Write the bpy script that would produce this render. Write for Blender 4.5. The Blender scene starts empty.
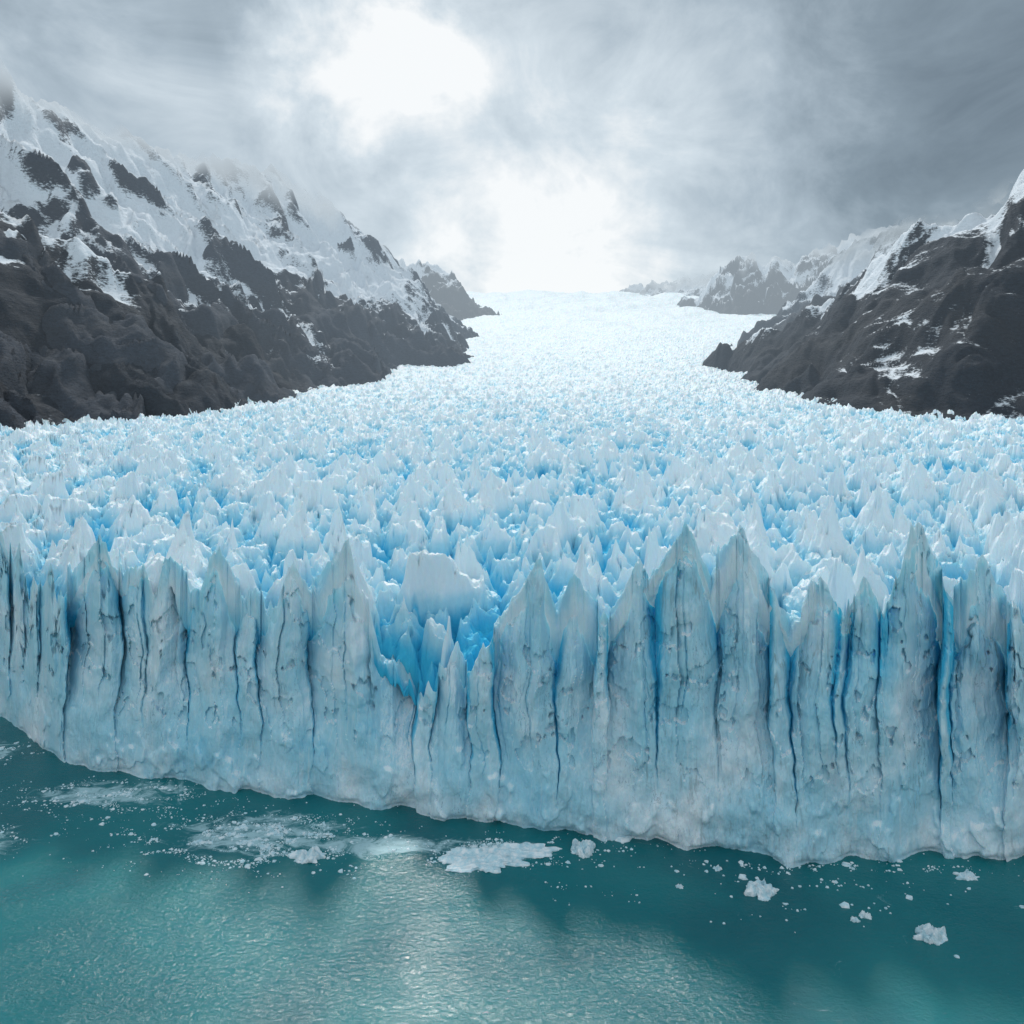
import bpy, math, numpy as np, bmesh
from mathutils import Vector
rng=np.random.default_rng(7)
S=bpy.context.scene
S.view_settings.view_transform='Standard'; S.view_settings.look='None'; S.view_settings.exposure=0

# ---------- noise ----------
_P=np.random.default_rng(3).permutation(4096)
_A=np.random.default_rng(4).random(4096)*2*np.pi
_GX=np.cos(_A).astype(np.float32); _GY=np.sin(_A).astype(np.float32)
_R=np.random.default_rng(5).random((4096,6)).astype(np.float32)
def hsh(i,j,s): return _P[(_P[(_P[i&4095]+j)&4095]+s)&4095]
def pn(x,y,s=0):
    xi=np.floor(x).astype(np.int32); yi=np.floor(y).astype(np.int32)
    fx=(x-xi); fy=(y-yi)
    u=fx*fx*fx*(fx*(fx*6-15)+10); v=fy*fy*fy*(fy*(fy*6-15)+10)
    def g(a,b):
        h=hsh(xi+a,yi+b,s); return _GX[h]*(fx-a)+_GY[h]*(fy-b)
    n0=g(0,0)*(1-u)+g(1,0)*u; n1=g(0,1)*(1-u)+g(1,1)*u
    return (n0*(1-v)+n1*v)*1.5
def fbm(x,y,o=4,s=0,g=0.5):
    r=0;a=1;
    for k in range(o):
        r=r+a*pn(x,y,s+k*17); x=x*2.03+11.3; y=y*2.03+5.7; a*=g
    return r
def ridged(x,y,o=4,s=0,g=0.5):
    r=0;a=1;t=0
    for k in range(o):
        r=r+a*(1-np.abs(pn(x,y,s+k*13))*2); t+=a; x=x*2.07+3.3; y=y*2.07+8.7; a*=g
    return r/t
def sm(a,b,x):
    t=np.clip((x-a)/(b-a),0,1); return t*t*(3-2*t)
def cones(x,y,cell,s,slope=1.5,pw=0.85,asp=1.8):
    gx=x/cell; gy=y/cell
    ix=np.floor(gx).astype(np.int32); iy=np.floor(gy).astype(np.int32)
    best=np.full(x.shape,-9.0)
    for a in (-1,0,1):
        for b in (-1,0,1):
            R=_R[hsh(ix+a,iy+b,s)]
            dx=gx-(ix+a+R[...,0]); dy=gy-(iy+b+R[...,1])
            th=R[...,3]*3.1416; c=np.cos(th); q=np.sin(th)
            k=1+(asp-1)*R[...,4]
            U=(dx*c+dy*q); V=(-dx*q+dy*c)*k
            U=U*(1+0.5*np.sign(U)*(R[...,5]-0.5)*2)
            d=np.maximum(np.maximum(np.abs(U),np.abs(0.5*U+0.87*V)),np.abs(0.5*U-0.87*V))
            top=0.15+0.85*R[...,2]**1.3
            v=top-slope*np.power(d+1e-4,pw)*(0.7+0.6*R[...,5])
            cap=top-0.10-0.28*(R[...,4]>0.55)*(0.4+R[...,0]*0.6)+0.35*(dx*(R[...,1]-0.5)+dy*(R[...,3]-0.5))
            best=np.maximum(best,np.minimum(v,np.where(R[...,4]>0.55,cap,9)))
    return best

def grid_mesh(name,P,attrs=None,smooth=False,drop=None):
    n,m,_=P.shape
    me=bpy.data.meshes.new(name)
    me.vertices.add(n*m); me.vertices.foreach_set('co',P.reshape(-1).astype(np.float32))
    I=np.arange(n*m).reshape(n,m)
    q=np.stack([I[:-1,:-1],I[:-1,1:],I[1:,1:],I[1:,:-1]],-1).reshape(-1,4)
    if drop is not None:
        dr=drop.reshape(-1); q=q[~dr[q].all(axis=1)]
    me.loops.add(q.size); me.loops.foreach_set('vertex_index',q.reshape(-1).astype(np.int32))
    me.polygons.add(len(q)); me.polygons.foreach_set('loop_start',np.arange(0,q.size,4,dtype=np.int32))
    me.polygons.foreach_set('use_smooth',np.full(len(q),smooth))
    me.update(calc_edges=True)
    for k,v in (attrs or {}).items():
        a=me.attributes.new(k,'FLOAT','POINT'); a.data.foreach_set('value',v.reshape(-1).astype(np.float32))
    ob=bpy.data.objects.new(name,me); S.collection.objects.link(ob); return ob

# ---------- node helpers ----------
class NT:
    def __init__(s,tree): s.t=tree; tree.nodes.clear()
    def n(s,ty,**k):
        nd=s.t.nodes.new(ty)
        for a,b in k.items():
            if a=='i':
                for kk,vv in b.items():
                    if isinstance(vv,bpy.types.NodeSocket): s.t.links.new(vv,nd.inputs[kk])
                    else: nd.inputs[kk].default_value=vv
            else: setattr(nd,a,b)
        return nd
    def m(s,op,a,b=0.0,c=0.0,clamp=False):
        return s.n('ShaderNodeMath',operation=op,use_clamp=clamp,i={0:a,1:b,2:c}).outputs[0]
    def mr(s,v,a,b,c=0.0,d=1.0,smooth=True):
        return s.n('ShaderNodeMapRange',interpolation_type='SMOOTHSTEP' if smooth else 'LINEAR',i={0:v,1:a,2:b,3:c,4:d}).outputs[0]
    def noise(s,vec,scale,detail=6,rough=0.55,dist=0.0):
        return s.n('ShaderNodeTexNoise',i={'Vector':vec,'Scale':scale,'Detail':detail,'Roughness':rough,'Distortion':dist}).outputs[0]
    def mix(s,f,a,b):
        nd=s.n('ShaderNodeMix',data_type='RGBA'); 
        for k,v in ((0,f),(6,a),(7,b)):
            if isinstance(v,bpy.types.NodeSocket): s.t.links.new(v,nd.inputs[k])
            else: nd.inputs[k].default_value=v
        return nd.outputs[2]
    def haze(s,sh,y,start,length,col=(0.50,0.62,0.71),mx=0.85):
        # aerial haze painted into the surface: emission colour mixed in by world Y
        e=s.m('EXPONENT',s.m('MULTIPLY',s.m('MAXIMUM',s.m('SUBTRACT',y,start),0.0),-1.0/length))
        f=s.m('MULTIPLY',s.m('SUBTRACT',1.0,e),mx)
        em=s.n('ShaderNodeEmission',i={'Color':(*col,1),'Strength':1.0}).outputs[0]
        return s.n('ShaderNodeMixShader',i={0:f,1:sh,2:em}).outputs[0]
def C(r,g,b): return (r,g,b,1)
def mat(name):
    m=bpy.data.materials.new(name); m.use_nodes=True
    m.cycles.emission_sampling='NONE'
    return m,NT(m.node_tree)
def scaled(N,vec,sc):
    return N.n('ShaderNodeMapping',i={'Vector':vec,'Scale':sc}).outputs[0]

# ---------- ice material ----------
def ice_material():
    m,N=mat('glacier_ice')
    geo=N.n('ShaderNodeNewGeometry'); pos=geo.outputs['Position']
    nz=N.n('ShaderNodeSeparateXYZ',i={0:geo.outputs['Normal']}).outputs[2]
    sx=N.n('ShaderNodeSeparateXYZ',i={0:pos})
    blue=N.n('ShaderNodeAttribute',attribute_name='blue').outputs['Fac']
    wall=N.n('ShaderNodeAttribute',attribute_name='wall').outputs['Fac']
    n1=N.noise(pos,0.35,6,0.6); n2=N.noise(pos,0.05,3,0.5)
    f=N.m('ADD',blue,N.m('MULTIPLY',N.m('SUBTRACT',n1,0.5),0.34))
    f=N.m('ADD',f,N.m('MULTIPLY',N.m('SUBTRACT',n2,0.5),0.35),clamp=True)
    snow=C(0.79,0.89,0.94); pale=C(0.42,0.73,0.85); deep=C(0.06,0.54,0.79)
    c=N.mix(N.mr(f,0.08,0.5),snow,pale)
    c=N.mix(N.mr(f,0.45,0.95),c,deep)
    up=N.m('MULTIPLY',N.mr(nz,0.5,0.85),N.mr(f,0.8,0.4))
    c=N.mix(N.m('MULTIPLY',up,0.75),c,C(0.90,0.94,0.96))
    st=N.noise(scaled(N,pos,(0.9,0.9,0.05)),1.0,7,0.68,0.5)
    c=N.mix(N.m('MULTIPLY',N.m('MULTIPLY',N.mr(st,0.5,0.32),wall),0.38),c,C(0.82,0.90,0.93))
    reg=N.noise(pos,0.045,4,0.55)
    right=N.mr(sx.outputs[0],-40,90,0.2,1.0)
    d=N.m('MULTIPLY',N.m('MULTIPLY',N.mr(st,0.50,0.68),N.mr(reg,0.44,0.60)),N.m('MULTIPLY',wall,right))
    c=N.mix(N.m('MULTIPLY',d,0.62),c,C(0.15,0.17,0.165))
    ln=N.noise(scaled(N,pos,(0.30,0.30,0.035)),1.0,5,0.6,0.3)
    li=N.mr(N.m('ABSOLUTE',N.m('SUBTRACT',ln,0.5)),0.0,0.007,1.0,0.0)
    li=N.m('MULTIPLY',N.m('MULTIPLY',li,wall),N.mr(N.noise(pos,0.06,2,0.5),0.47,0.60))
    c=N.mix(N.m('MULTIPLY',li,0.6),c,C(0.05,0.20,0.30))
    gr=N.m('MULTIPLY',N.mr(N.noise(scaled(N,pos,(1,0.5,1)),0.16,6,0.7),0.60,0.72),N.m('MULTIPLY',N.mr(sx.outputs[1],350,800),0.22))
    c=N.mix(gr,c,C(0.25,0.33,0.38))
    b1=N.n('ShaderNodeBump',i={'Strength':0.75,'Distance':0.6,'Height':N.m('ADD',N.noise(scaled(N,pos,(1.3,1.3,0.40)),0.9,7,0.66),N.m('MULTIPLY',st,0.5))})
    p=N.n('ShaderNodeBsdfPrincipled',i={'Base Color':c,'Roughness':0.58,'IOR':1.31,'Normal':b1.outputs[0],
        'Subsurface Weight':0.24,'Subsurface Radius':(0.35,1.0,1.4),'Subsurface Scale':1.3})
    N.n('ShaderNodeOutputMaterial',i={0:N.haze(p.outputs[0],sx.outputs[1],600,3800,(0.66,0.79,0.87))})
    return m
ICE=ice_material()

# ---------- glacier ----------
ft=np.array([-2.2,-1.3,-0.95,-0.75,-0.669,-0.62,-0.457,-0.266,-0.105,0.129,0.3045,0.524,0.75,0.95,1.4,2.2])
fy=np.array([520,330,252,207,184,178,171,164.6,157,150.8,146.9,142.3,144.4,150,170,230.])
t=np.concatenate([np.linspace(-1.3,-0.85,100,endpoint=False),np.linspace(-0.85,0.85,1350,endpoint=False),np.linspace(0.85,1.3,100)])
Yf=np.interp(t,ft,fy)
k=np.exp(-np.linspace(-2.5,2.5,41)**2); k/=k.sum()
Yf=np.convolve(np.pad(Yf,20,mode='edge'),k,'valid')
Xf=t*Yf
Yf=Yf+3*pn(Xf/38,Xf*0+2.2,5)+1.6*pn(Xf/14,Xf*0+7.2,6); Xf=t*Yf
fins=[(-147,55),(-138,47),(-128,52),(-109.8,60.5),(-101.5,54),(-90.2,57),(-75.9,61),(-66.4,50),(-55.6,57),(-41.1,63.5),(-20,31),(-13.4,39),(-6.5,42),
 (6.5,61),(14.4,57.5),(21,49),(28.9,61),(39.6,70),(50.4,69),(57.5,53),(66.7,59.5),(72,49),(77,60),(88.9,72),(96,55),(102.5,63.5),(109,55)]
x=-160
while x>-520: fins.insert(0,(x,45+20*rng.random())); x-=7+10*rng.random()
x=119
while x<330: fins.append((x,45+24*rng.random())); x+=7+9*rng.random()
F=np.array(fins); Fr=rng.random((len(F),5))
mid=[]
for i in range(len(F)-1):
    a,b=F[i],F[i+1]; mm=(a[0]+b[0])/2+(a[1]-b[1])/(2*2.1); mid.append(min(max(mm,a[0]+1.2),b[0]-1.2))
mid=np.array(mid)
kx=1+5/Yf
Xt=Xf*kx
notch=np.exp(-((Xt+17)/12)**2)
def fin_h(X,s):
    h=np.full(X.shape,-50.0)
    Xj=X+0.35*pn(X/1.3,X*0+4.4,210)
    for i,(fx,fz) in enumerate(F):
        w=1.5+0.8*Fr[i,0]
        s0=0.2+0.8*Fr[i,1]
        dx=(Xj-fx)*(1+0.9*np.sign(Xj-fx)*(Fr[i,3]-0.5)); dy=(s-s0)*(0.6+0.8*Fr[i,2])
        d=np.maximum(np.abs(dx)+0.25*np.abs(dy),0.6*np.abs(dx)+0.9*np.abs(dy))
        h=np.maximum(h,fz-w*d-2.1*np.sqrt(d))
    c=3.3; i0=np.floor(X/c).astype(np.int32)
    for a in (-1,0,1):
        R=_R[hsh(i0+a,i0*0+3,77)]
        fx=(i0+a+R[...,0])*c
        base=np.interp(fx,F[:,0],F[:,1])-5-18*R[...,1]-12*np.exp(-((fx+17)/12)**2)
        d=np.abs(X-fx)*(1+0.6*np.sign(X-fx)*(R[...,3]-0.5))+0.8*np.abs(s-0.5*R[...,2])
        h=np.maximum(h,base-3.6*d)
    return h+0.7*fbm(X/1.6,s/1.6,3,215)
def zbase(Y):
    return np.interp(Y,[0,200,400,590,800,1000,1300,1700,2200,3000,5000,9000],[39,42,49,53,60,75,100,152,229,363,745,1500])
def surf(X,Y,s):
    amp=np.interp(Y,[0,180,300,600,1200,2200,4000],[22,22,19,13.5,8.5,5,2])
    wx=X+3.0*fbm(X/10,Y/10,3,31)+0.6*fbm(X/2.4,Y/2.4,2,33); wy=Y+3.0*fbm(X/10,Y/10,3,41)+0.4*fbm(X/2.5,Y/2.5,2,43)
    c1=cones(wx,wy,17.0,1,1.6,0.8,2.8)
    c2=cones(wx+5,wy+3,8.0,2,1.3,0.85,2.4)
    c3=cones(wx+5,wy+3,2.9,9,1.2,0.9,1.6)
    g=np.maximum(c1,0.55*c2-0.10)
    g=np.maximum(g,-0.6)
    cr=sm(0.84,0.97,ridged(wx/8,wy/11,2,181))
    det=np.interp(Y,[150,450],[0.6,1.0])
    g=g+0.085*c3*det-0.16*cr*sm(-0.2,0.3,g)
    big=fbm(X/60,Y/60,3,51)
    zb=zbase(Y)+big*4*sm(0,60,s)+np.interp(Y,[600,1200,2500,5000],[0,4,14,30])*fbm(X/330,Y/330,3,55)
    h=zb+amp*g*1.0
    h=h+(0.9*ridged(X/2.8,Y/2.8,3,61)-0.5)*np.interp(Y,[150,350,900,2000],[0.65,0.9,1.3,1.0])
    return h,zb,amp,g,cr
lr=np.cumsum(np.linspace(0.0016,0.0064,950)); lr=np.concatenate([[0],lr]); lr=lr*(3.62/lr[-1])
# wall
floor_=33-11*notch+2.5*pn(Xt/9,Xt*0,77)
Ht=np.maximum(fin_h(Xt,np.zeros_like(Xt)),floor_)
NW=240
w=np.linspace(0,1,NW)[:,None]
Z=-2+w*(Ht[None,:]+2)
Xb=np.broadcast_to(Xf[None,:],Z.shape)
def cells1d(xw,pts,seed):
    r=np.random.default_rng(seed).random((len(pts)+1,4))
    i=np.searchsorted(pts,xw)
    L=pts[np.clip(i-1,0,len(pts)-1)]; Rr=pts[np.clip(i,0,len(pts)-1)]
    c=(L+Rr)/2; hw=np.maximum((Rr-L)/2,0.3)
    u=np.clip((xw-c)/hw,-1,1)
    rr=r[np.clip(i,0,len(pts))]
    dist=np.minimum(np.abs(xw-L),np.abs(Rr-xw))
    near=np.where(xw-L<Rr-xw,i-1,i)
    return u,hw,rr,dist,near
def wallshape(Xb,Z,Ht,kx):
    wig=(2.4*pn(Xb*0+Z/21,Xb/25,90)+0.7*pn(Z/6,Xb/10,92)+0.25*pn(Z/1.7,Xb/3,93))*sm(50,25,Z)
    xw=Xb*kx+wig
    up=sm(6,32,Z)
    u,hw,rr,d,nr=cells1d(xw,mid,11)
    r1=np.random.default_rng(14).random((len(mid)+2,3))[np.clip(nr,0,len(mid)+1)]
    ck_r=r1[...,0]
    wedge=np.abs(u-(rr[...,2]-0.5)*1.3)*hw*(0.35+0.65*rr[...,3])
    off=((rr[...,0]-0.5)*5.0+u*hw*(rr[...,1]-0.5)*0.8+wedge)*(0.10+0.90*up)
    z0=2+38*(1-ck_r)*r1[...,1]
    width=0.12+0.35*sm(z0,z0+22,Z)+2.3*ck_r**1.3*sm(22,52,Z)
    crack=np.clip(1-d/width,0,1)*(0.35+1.8*ck_r)*sm(z0,z0+16,Z)
    p2=np.sort(np.arange(-560,400,5.2)+np.random.default_rng(21).random(185)*4.9)
    u2,hw2,r2,d2,n2=cells1d(xw+0.6*pn(Z/9,Xb/5,94),p2,22)
    ck2=np.random.default_rng(23).random((len(p2)+2,2))[np.clip(n2,0,len(p2)+1)]
    off2=((r2[...,0]-0.5)*2.2+u2*hw2*(r2[...,1]-0.5)*1.1+np.abs(u2)*hw2*0.3)*sm(8,36,Z)
    z2=4+42*ck2[...,1]
    crack2=np.clip(1-d2/(0.08+0.22*sm(z2,z2+15,Z)),0,1)*(0.8*sm(0.35,1,ck2[...,0]))*sm(z2,z2+8,Z)*sm(z2+40,z2+14,Z)
    p3=np.sort(np.arange(-560,400,1.7)+np.random.default_rng(31).random(565)*1.5)
    u3,hw3,r3,d3,n3=cells1d(xw+0.6*pn(Z/4,Xb/2,95),p3,32)
    off3=((r3[...,0]-0.5)*0.40+u3*hw3*(r3[...,1]-0.5)*0.5)*(0.15+0.85*sm(3,40,Z))
    batter=0.07*Z+0.30*np.maximum(Z-(Ht-20),0)*(0.3+0.6*rr[...,3])
    lump=1.6*fbm(Xb/13,Z/17,3,120)+0.22*fbm(Xb/2.2,Z/5,5,131,0.62)
    chip=-0.9*sm(0.25,0.6,fbm(Xb/7,Z/10,3,171))*sm(25,8,Z)
    scar=1.1*sm(0.30,0.36,fbm(Xb/6,Z/8,4,191))*sm(10,20,Z)
    base=1.2*np.exp(-((Z-0.2)/0.9)**2)*(0.5+pn(Xb/6,Z*0,177)) - 0.7*sm(6,0,Z)*np.clip(0.3+1.4*fbm(Xb/7,Z/8,3,178),-0.4,1.4)
    sb=crack+crack2+off+off2+off3+batter+lump+chip+scar+base
    return sb,crack,crack2,u,up
sb,ck,ck2,uu,up=wallshape(Xb,Z,Ht[None,:],kx[None,:])
Yw=Yf[None,:]+sb
Pw=np.stack([Xb*(Yw/Yf[None,:]),Yw,Z],-1)
blue_w=0.38+0.34*ck+0.38*ck2+0.22*fbm(Xb/14,Z/22,3,140)-0.06*sm(10,0,Z)
blue_w=blue_w+0.26*sm(0.35,1.0,np.abs(uu))*sm(18,45,Z)
blue_w=np.clip(blue_w,0,1)
# surface
sbt=sb[-1]
Yb=Yf*np.exp(lr[:,None]); s=(np.exp(lr[:,None])-1)*Yf[None,:]
Y=Yb+sbt[None,:]*np.exp(-s/5)
X=t[None,:]*Y
h,zb,amp,g,cr=surf(X,Y,s)
nn=150
fh=np.full(h.shape,-50.0); fh[:nn]=fin_h(X[:nn],s[:nn])
dip=np.exp(-(s/24)**2)*15*np.exp(-((X+16)/16)**2)
moat=9*np.exp(-((s-8)/7)**2)
h=h-dip-moat
hh=np.maximum(h,fh)
bl=np.exp(-s/0.6)
hh=hh*(1-bl)+Ht[None,:]*bl
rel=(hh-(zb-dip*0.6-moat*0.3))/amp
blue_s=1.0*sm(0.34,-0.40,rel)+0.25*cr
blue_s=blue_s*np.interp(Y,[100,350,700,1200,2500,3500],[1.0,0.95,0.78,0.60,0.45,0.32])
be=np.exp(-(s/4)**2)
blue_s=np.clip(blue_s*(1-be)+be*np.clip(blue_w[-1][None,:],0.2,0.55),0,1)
Ps=np.stack([X,Y,hh],-1)
P=np.concatenate([Pw[:-1],Ps],0)
blue=np.concatenate([blue_w[:-1],blue_s],0); wl=np.concatenate([np.ones_like(blue_w[:-1]),np.exp(-s/3)],0)
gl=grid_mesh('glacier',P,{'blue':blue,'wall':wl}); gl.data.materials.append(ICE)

# ---------- mountains ----------
def rock_material(name,snowline,rockc,snowamt=0.0,hz=(700,4200),hc=(0.40,0.50,0.59),mist=(0.45,0.54,0.61),gw=2.0,n1w=1.2):
    m,N=mat(name)
    geo=N.n('ShaderNodeNewGeometry'); pos=geo.outputs['Position']
    nz=N.n('ShaderNodeSeparateXYZ',i={0:geo.outputs['Normal']}).outputs[2]
    xyz=N.n('ShaderNodeSeparateXYZ',i={0:pos}); z=xyz.outputs[2]
    gul=N.n('ShaderNodeAttribute',attribute_name='gul').outputs['Fac']
    cf=N.n('ShaderNodeAttribute',attribute_name='cloud').outputs['Fac']
    n1=N.noise(pos,0.008,5,0.6); n2=N.noise(pos,0.05,7,0.65); n3=N.noise(scaled(N,pos,(1,1,2.2)),0.16,6,0.68)
    rock=N.mix(n3,C(*[v*0.4 for v in rockc]),C(*[v*1.8 for v in rockc]))
    rock=N.mix(N.m('MULTIPLY',N.mr(n1,0.42,0.66),0.35),rock,C(0.062,0.060,0.060))
    a=N.mr(z,snowline-160,snowline+130,-1.6,0.34+snowamt,False)
    v=N.m('ADD',a,N.m('MULTIPLY',N.m('SUBTRACT',nz,0.62),1.5))
    v=N.m('ADD',v,N.m('MULTIPLY',gul,-gw))
    v=N.m('ADD',v,N.m('MULTIPLY',N.m('SUBTRACT',n2,0.5),0.9))
    v=N.m('ADD',v,N.m('MULTIPLY',N.m('SUBTRACT',n1,0.5),n1w))
    v=N.m('ADD',v,N.m('MULTIPLY',N.m('SUBTRACT',n3,0.5),1.8))
    f=N.mr(v,-0.10,0.32)
    c=N.mix(f,rock,C(0.82,0.87,0.92))
    b=N.n('ShaderNodeBump',i={'Strength':0.9,'Distance':6.0,'Height':n2})
    b2=N.n('ShaderNodeBump',i={'Strength':0.9,'Distance':3.0,'Height':n3,'Normal':b.outputs[0]})
    p=N.n('ShaderNodeBsdfPrincipled',i={'Base Color':c,'Roughness':0.85,'Specular IOR Level':0.2,'Normal':b2.outputs[0]})
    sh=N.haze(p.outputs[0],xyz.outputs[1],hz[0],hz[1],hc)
    em=N.n('ShaderNodeEmission',i={'Color':(*mist,1),'Strength':1.0}).outputs[0]  # summit mist tinted onto the rock as emission, then faded out to bare sky
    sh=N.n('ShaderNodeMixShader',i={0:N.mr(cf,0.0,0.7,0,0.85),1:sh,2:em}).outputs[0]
    sh=N.n('ShaderNodeMixShader',i={0:N.mr(cf,0.35,1.0),1:sh,2:N.n('ShaderNodeBsdfTransparent').outputs[0]}).outputs[0]
    N.n('ShaderNodeOutputMaterial',i={0:sh})
    return m
def mountain(name,x0,x1,y0,y1,nx,ny,ridges,seed,material,rough=1.0,cloud=(700,80),gw=150):
    xs=np.linspace(x0,x1,nx); ys=np.linspace(y0,y1,ny)
    X,Y=np.meshgrid(xs,ys)
    wx=X+50*fbm(X/210,Y/210,4,seed,0.45); wy=Y+50*fbm(X/210,Y/210,4,seed+9,0.45)
    H=np.full(X.shape,-400.0); G=np.zeros(X.shape)
    for pts,slope,ga in ridges:
        pts=np.array(pts,float); acc=0
        for i in range(len(pts)-1):
            a=pts[i];b=pts[i+1]; d=b[:2]-a[:2]; L=np.hypot(*d)
            q=np.clip(((wx-a[0])*d[0]+(wy-a[1])*d[1])/L**2,0,1)
            cx=a[0]+q*d[0]; cy=a[1]+q*d[1]
            D=np.hypot(wx-cx,wy-cy); sc=acc+q*L+D*0.25*np.sin(i*2.1+1)
            gul=ridged(sc/gw+0.3*pn(wx/90,wy/90,seed+3),D/620+seed,5,seed+5,0.55)
            fall=D*slope*(1-0.00022*np.minimum(D,900))
            hz=a[2]+q*(b[2]-a[2])-fall+ga*1.6*(gul-0.6)*sm(-30,160,D)
            hz=hz+60*(ridged(sc/130,sc*0,4,seed+44,0.5)-0.55)*np.exp(-D/110)-6
            G=np.where(hz>H,gul-0.62,G); H=np.maximum(H,hz); acc+=L
    r1=ridged(X/150,Y/150,6,seed+60,0.5)
    H=H+rough*(46*(r1-0.5)+8*fbm(X/30,Y/30,4,seed+70,0.5))
    G=G+0.4*(r1-0.6)
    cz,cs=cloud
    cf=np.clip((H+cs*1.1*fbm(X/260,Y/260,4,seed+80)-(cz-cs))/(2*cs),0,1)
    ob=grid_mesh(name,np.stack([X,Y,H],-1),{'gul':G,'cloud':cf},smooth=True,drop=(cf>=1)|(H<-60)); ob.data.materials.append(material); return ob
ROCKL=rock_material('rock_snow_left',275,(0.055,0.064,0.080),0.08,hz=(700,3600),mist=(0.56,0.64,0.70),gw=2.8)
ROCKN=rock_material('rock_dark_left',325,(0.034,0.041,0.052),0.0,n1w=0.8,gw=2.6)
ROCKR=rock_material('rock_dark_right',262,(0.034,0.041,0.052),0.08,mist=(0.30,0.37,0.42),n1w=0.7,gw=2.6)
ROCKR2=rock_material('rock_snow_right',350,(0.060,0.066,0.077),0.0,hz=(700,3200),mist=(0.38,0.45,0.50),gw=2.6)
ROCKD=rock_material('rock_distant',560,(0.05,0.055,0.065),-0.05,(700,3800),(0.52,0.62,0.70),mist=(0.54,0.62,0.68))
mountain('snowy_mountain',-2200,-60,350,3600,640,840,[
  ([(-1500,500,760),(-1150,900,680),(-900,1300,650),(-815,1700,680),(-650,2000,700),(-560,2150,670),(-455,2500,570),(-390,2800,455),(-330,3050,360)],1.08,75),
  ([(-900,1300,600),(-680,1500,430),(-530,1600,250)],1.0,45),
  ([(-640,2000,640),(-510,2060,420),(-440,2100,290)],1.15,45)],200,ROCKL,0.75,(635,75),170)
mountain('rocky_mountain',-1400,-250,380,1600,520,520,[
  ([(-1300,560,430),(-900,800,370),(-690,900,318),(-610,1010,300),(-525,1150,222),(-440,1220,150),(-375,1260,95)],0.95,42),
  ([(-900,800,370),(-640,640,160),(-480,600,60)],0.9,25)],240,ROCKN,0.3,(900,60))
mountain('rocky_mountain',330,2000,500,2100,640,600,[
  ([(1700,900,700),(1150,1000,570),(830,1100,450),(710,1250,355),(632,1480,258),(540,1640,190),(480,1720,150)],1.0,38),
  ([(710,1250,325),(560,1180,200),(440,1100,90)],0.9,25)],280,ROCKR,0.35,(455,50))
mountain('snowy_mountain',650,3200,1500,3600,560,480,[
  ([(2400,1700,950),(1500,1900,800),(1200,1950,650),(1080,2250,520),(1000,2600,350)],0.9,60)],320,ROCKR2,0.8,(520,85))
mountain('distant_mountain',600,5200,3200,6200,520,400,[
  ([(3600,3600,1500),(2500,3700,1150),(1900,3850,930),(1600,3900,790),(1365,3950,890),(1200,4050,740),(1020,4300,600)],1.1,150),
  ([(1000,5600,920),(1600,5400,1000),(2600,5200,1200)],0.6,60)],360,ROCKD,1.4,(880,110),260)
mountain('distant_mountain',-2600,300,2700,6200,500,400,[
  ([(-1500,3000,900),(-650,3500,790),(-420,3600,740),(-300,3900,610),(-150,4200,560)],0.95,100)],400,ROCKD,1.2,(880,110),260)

# ---------- water ----------
me=bpy.data.meshes.new('water'); me.from_pydata([(-4000,-1500,0),(4000,-1500,0),(4000,500,0),(-4000,500,0)],[],[(0,1,2,3)])
wa=bpy.data.objects.new('water',me); S.collection.objects.link(wa)
m,N=mat('glacial_water')
pos=N.n('ShaderNodeNewGeometry').outputs['Position']
c=N.mix(N.mr(N.noise(pos,0.02,5,0.5,0.6),0.3,0.7),C(0.000,0.105,0.128),C(0.004,0.175,0.19))
def ell(cx,cy,rx,ry):
    v=N.n('ShaderNodeMapping',vector_type='POINT',i={'Vector':pos,'Location':(-cx/rx,-cy/ry,0),'Scale':(1/rx,1/ry,0)}).outputs[0]
    return N.mr(N.n('ShaderNodeVectorMath',operation='LENGTH',i={0:v}).outputs['Value'],1.2,0.2)
msk=ell(-55,152,28,10)
for e in ((-98,167,26,7),(-4,146,15,5),(-125,148,24,10),(-148,186,20,8),(-30,148,30,5)): msk=N.m('MAXIMUM',msk,ell(*e))
fn=N.noise(scaled(N,pos,(0.7,1.3,1)),0.22,9,0.70,1.2)
film=N.mr(N.m('ADD',fn,N.m('MULTIPLY',N.m('SUBTRACT',msk,1.0),0.30)),0.33,0.57)
film=N.m('MULTIPLY',film,0.9)
c=N.mix(film,c,C(0.46,0.66,0.70))
rip=N.noise(scaled(N,pos,(1,1.7,1)),0.9,6,0.62,0.4); sw=N.noise(scaled(N,pos,(1,1.6,1)),0.12,3,0.5)
hgt=N.m('ADD',rip,N.m('MULTIPLY',sw,1.2))
calm=N.mr(N.noise(pos,0.025,4,0.6,0.5),0.35,0.65,0.55,1.0)
b=N.n('ShaderNodeBump',i={'Strength':calm,'Distance':0.25,'Height':hgt})
p=N.n('ShaderNodeBsdfPrincipled',i={'Base Color':c,'Roughness':N.m('ADD',0.13,N.m('MULTIPLY',film,0.35)),'IOR':1.45,'Normal':b.outputs[0]})
N.n('ShaderNodeOutputMaterial',i={0:p.outputs[0]}); me.materials.append(m)

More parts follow.
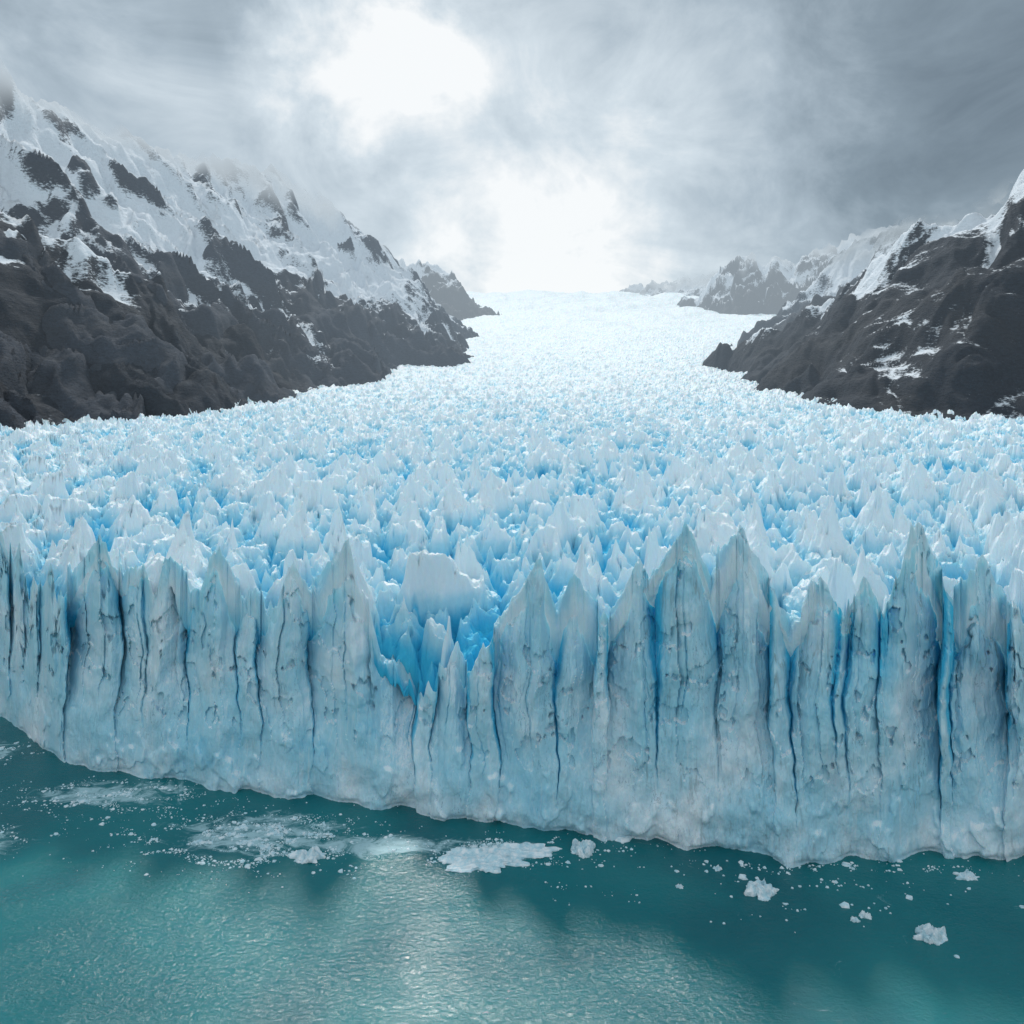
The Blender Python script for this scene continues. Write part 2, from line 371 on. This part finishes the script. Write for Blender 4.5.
# ---------- floating ice ----------
m2,N=mat('floating_ice')
pos=N.n('ShaderNodeNewGeometry').outputs['Position']
c=N.mix(N.mr(N.noise(pos,0.9,6,0.6),0.35,0.65),C(0.50,0.74,0.82),C(0.88,0.93,0.95))
b=N.n('ShaderNodeBump',i={'Strength':0.7,'Distance':0.4,'Height':N.noise(pos,2.0,7,0.6)})
p=N.n('ShaderNodeBsdfPrincipled',i={'Base Color':c,'Roughness':0.45,'Normal':b.outputs[0]})
N.n('ShaderNodeOutputMaterial',i={0:p.outputs[0]})
def berg(x,y,rx,ry,hz,seed):
    bm=bmesh.new(); bmesh.ops.create_icosphere(bm,subdivisions=5,radius=1)
    co=np.array([v.co[:] for v in bm.verts])
    r=1+0.45*fbm(co[:,0]*1.6+seed*3.1,co[:,1]*1.6+seed,5,seed)
    zz=np.clip(co[:,2],-0.4,1)
    pk=np.maximum(0.12,0.5+0.9*fbm(co[:,0]*1.8+seed,co[:,1]*1.8,4,seed+5,0.5))
    for v,c_,rr,z_,p_ in zip(bm.verts,co,r,zz,pk):
        v.co=Vector((c_[0]*rx*rr,c_[1]*ry*rr,(z_**0.6)*hz*p_ if z_>0 else z_*hz))
    me=bpy.data.meshes.new('ice_floe'); bm.to_mesh(me); bm.free()
    ob=bpy.data.objects.new('ice_floe',me); ob.location=(x,y,0); S.collection.objects.link(ob); me.materials.append(m2)
for i,(x,y,rx,ry,hz) in enumerate([(-43,144.5,3.2,1.8,1.7),(15,146.5,2.6,1.8,2.3),(-6,144.0,8.5,4.0,0.8),(2,146.4,7,2.4,0.7),(49.3,134.7,2.8,2.0,1.8),(75.6,123.7,2.8,1.9,1.9),(92.5,138.8,2.0,1.2,0.9),
    (66.5,128.5,1.1,0.7,0.8),(64,127.5,0.8,0.6,0.6),(-150,166,1.2,0.8,0.8),(104,137,1.1,0.8,0.9),(42.5,141,0.8,0.6,0.7),(33.4,136,0.7,0.5,0.5)]):
    berg(x,y,rx,ry,hz,i+2)
patches=[(-56,150,22,8,2600,0.6),(-98,166,26,6,1000,0.6),(-3,146,15,5,600,0.6),(-120,146,14,12,350,0.6),(-80,155,50,10,350,0.6),(15,134,12,4,30,0.7),
 (58,132,28,9,40,1.3),(-40,143,30,7,90,0.8),(10,148,60,3,200,0.8),(70,141.5,45,2,220,0.8),(-150,185,22,6,600,0.8),(70,136,40,6,50,1.0)]
V=[];Fc=[]
for (cx,cy,rx,ry,n,sz) in patches:
    a=rng.normal(size=(n*3,2))*0.5
    x=cx+a[:,0]*rx; y=cy+a[:,1]*ry
    den=fbm(x/7,y/3,4,500); keep=np.argsort(-(den+0.35*rng.random(len(x))))[:n]
    for xx,yy in zip(x[keep],y[keep]):
        r=sz*0.15*math.exp(rng.normal()*0.7); kk=rng.integers(5,8); a0=rng.random()*6.28
        base=len(V); hgt=0.04+0.3*r
        for q in range(kk):
            an=a0+q*6.283/kk+rng.random()*0.5; rr=r*(0.6+0.6*rng.random())
            V.append((xx+rr*1.3*math.cos(an),yy+rr*math.sin(an),-0.03))
        for q in range(kk):
            v=V[base+q]; V.append((xx+(v[0]-xx)*0.75,yy+(v[1]-yy)*0.75,hgt*(0.4+1.1*rng.random())))
        Fc.append(tuple(range(base+kk,base+2*kk)))
        for q in range(kk):
            q2=(q+1)%kk; Fc.append((base+q,base+q2,base+kk+q2,base+kk+q))
me=bpy.data.meshes.new('brash_ice'); me.from_pydata(V,[],Fc); ob=bpy.data.objects.new('brash_ice',me); S.collection.objects.link(ob); me.materials.append(m2)

# ---------- sky ----------
w_=bpy.data.worlds.new('World'); S.world=w_; w_.use_nodes=True
N=NT(w_.node_tree)
el=math.radians(52); az=math.radians(-5)
D=N.n('ShaderNodeTexCoord').outputs['Generated']
sky=N.n('ShaderNodeTexSky',sky_type='NISHITA',sun_disc=False,sun_elevation=el,sun_rotation=az)
nA=N.noise(scaled(N,D,(1,1,1.6)),2.2,7,0.55,0.35)
nB=N.noise(scaled(N,D,(1,1,1.4)),5.0,8,0.60,0.7)
wv=N.n('ShaderNodeVectorMath',operation='ADD',i={0:D,1:N.n('ShaderNodeVectorMath',operation='SCALE',i={0:N.n('ShaderNodeVectorMath',operation='SUBTRACT',i={0:N.n('ShaderNodeTexNoise',i={'Vector':D,'Scale':4.5,'Detail':8,'Roughness':0.6}).outputs['Color'],1:(0.5,0.5,0.5)}).outputs[0],'Scale':0.42}).outputs[0]}).outputs[0]
def spot(v,r0,r1,wt):
    v=Vector(v).normalized()
    dist=N.n('ShaderNodeVectorMath',operation='DISTANCE',i={0:wv,1:tuple(v)}).outputs['Value']
    return N.m('MULTIPLY',N.mr(dist,r0,r1,1.0,0.0),wt)
b=N.m('ADD',N.m('MULTIPLY',N.m('SUBTRACT',nA,0.5),0.6),0.56)
b=N.m('ADD',b,N.m('MULTIPLY',N.m('SUBTRACT',nB,0.5),0.75))
for v,r0,r1,wt in [((0.08,1,0.17),0.0,0.52,0.34),((-0.20,1,0.46),0.02,0.20,0.42),((0.06,1,0.18),0.0,0.24,0.26),((0.60,1,0.42),0.0,0.5,-0.22),((0.85,1,0.3),0,0.4,-0.2),((-0.55,1,0.22),0,0.4,0.10)]:
    b=N.m('ADD',b,spot(v,r0,r1,wt))
dy=N.n('ShaderNodeSeparateXYZ',i={0:D})
b=N.m('ADD',b,N.mr(dy.outputs[1],0.4,-0.3,0.0,0.22))
cr_=N.n('ShaderNodeValToRGB',i={0:b}); e=cr_.color_ramp
e.elements[0].position=0.0; e.elements[0].color=C(0.13,0.175,0.215)
e.elements[1].position=1.0; e.elements[1].color=C(0.96,0.985,0.99)
for q,cc in ((0.3,C(0.24,0.31,0.365)),(0.55,C(0.42,0.51,0.58)),(0.8,C(0.66,0.75,0.81))):
    z_=e.elements.new(q); z_.color=cc
glow=spot((math.sin(az)*math.cos(el),math.cos(az)*math.cos(el),math.sin(el)),0.03,0.28,3.0)
st=N.m('ADD',glow,1.0)
bg1=N.n('ShaderNodeBackground',i={0:sky.outputs[0],1:0.10})
bg2=N.n('ShaderNodeBackground',i={0:cr_.outputs[0],1:st})
mx=N.n('ShaderNodeMixShader',i={0:0.93,1:bg1.outputs[0],2:bg2.outputs[0]})
N.n('ShaderNodeOutputWorld',i={0:mx.outputs[0]})
sl=bpy.data.lights.new('sun','SUN'); sl.energy=2.3; sl.angle=math.radians(8); sl.color=(1,0.97,0.92)
so=bpy.data.objects.new('sun',sl); S.collection.objects.link(so)
sd=Vector((math.sin(az)*math.cos(el),math.cos(az)*math.cos(el),math.sin(el)))
so.rotation_euler=sd.to_track_quat('Z','Y').to_euler()
# ---------- camera ----------
cd=bpy.data.cameras.new('camera'); cd.lens=24; cd.sensor_width=36; cd.shift_y=-0.124; cd.clip_end=20000; cd.clip_start=0.5
co=bpy.data.objects.new('camera',cd); co.location=(0,0,100); co.rotation_euler=(math.radians(90),0,0); S.collection.objects.link(co); S.camera=co
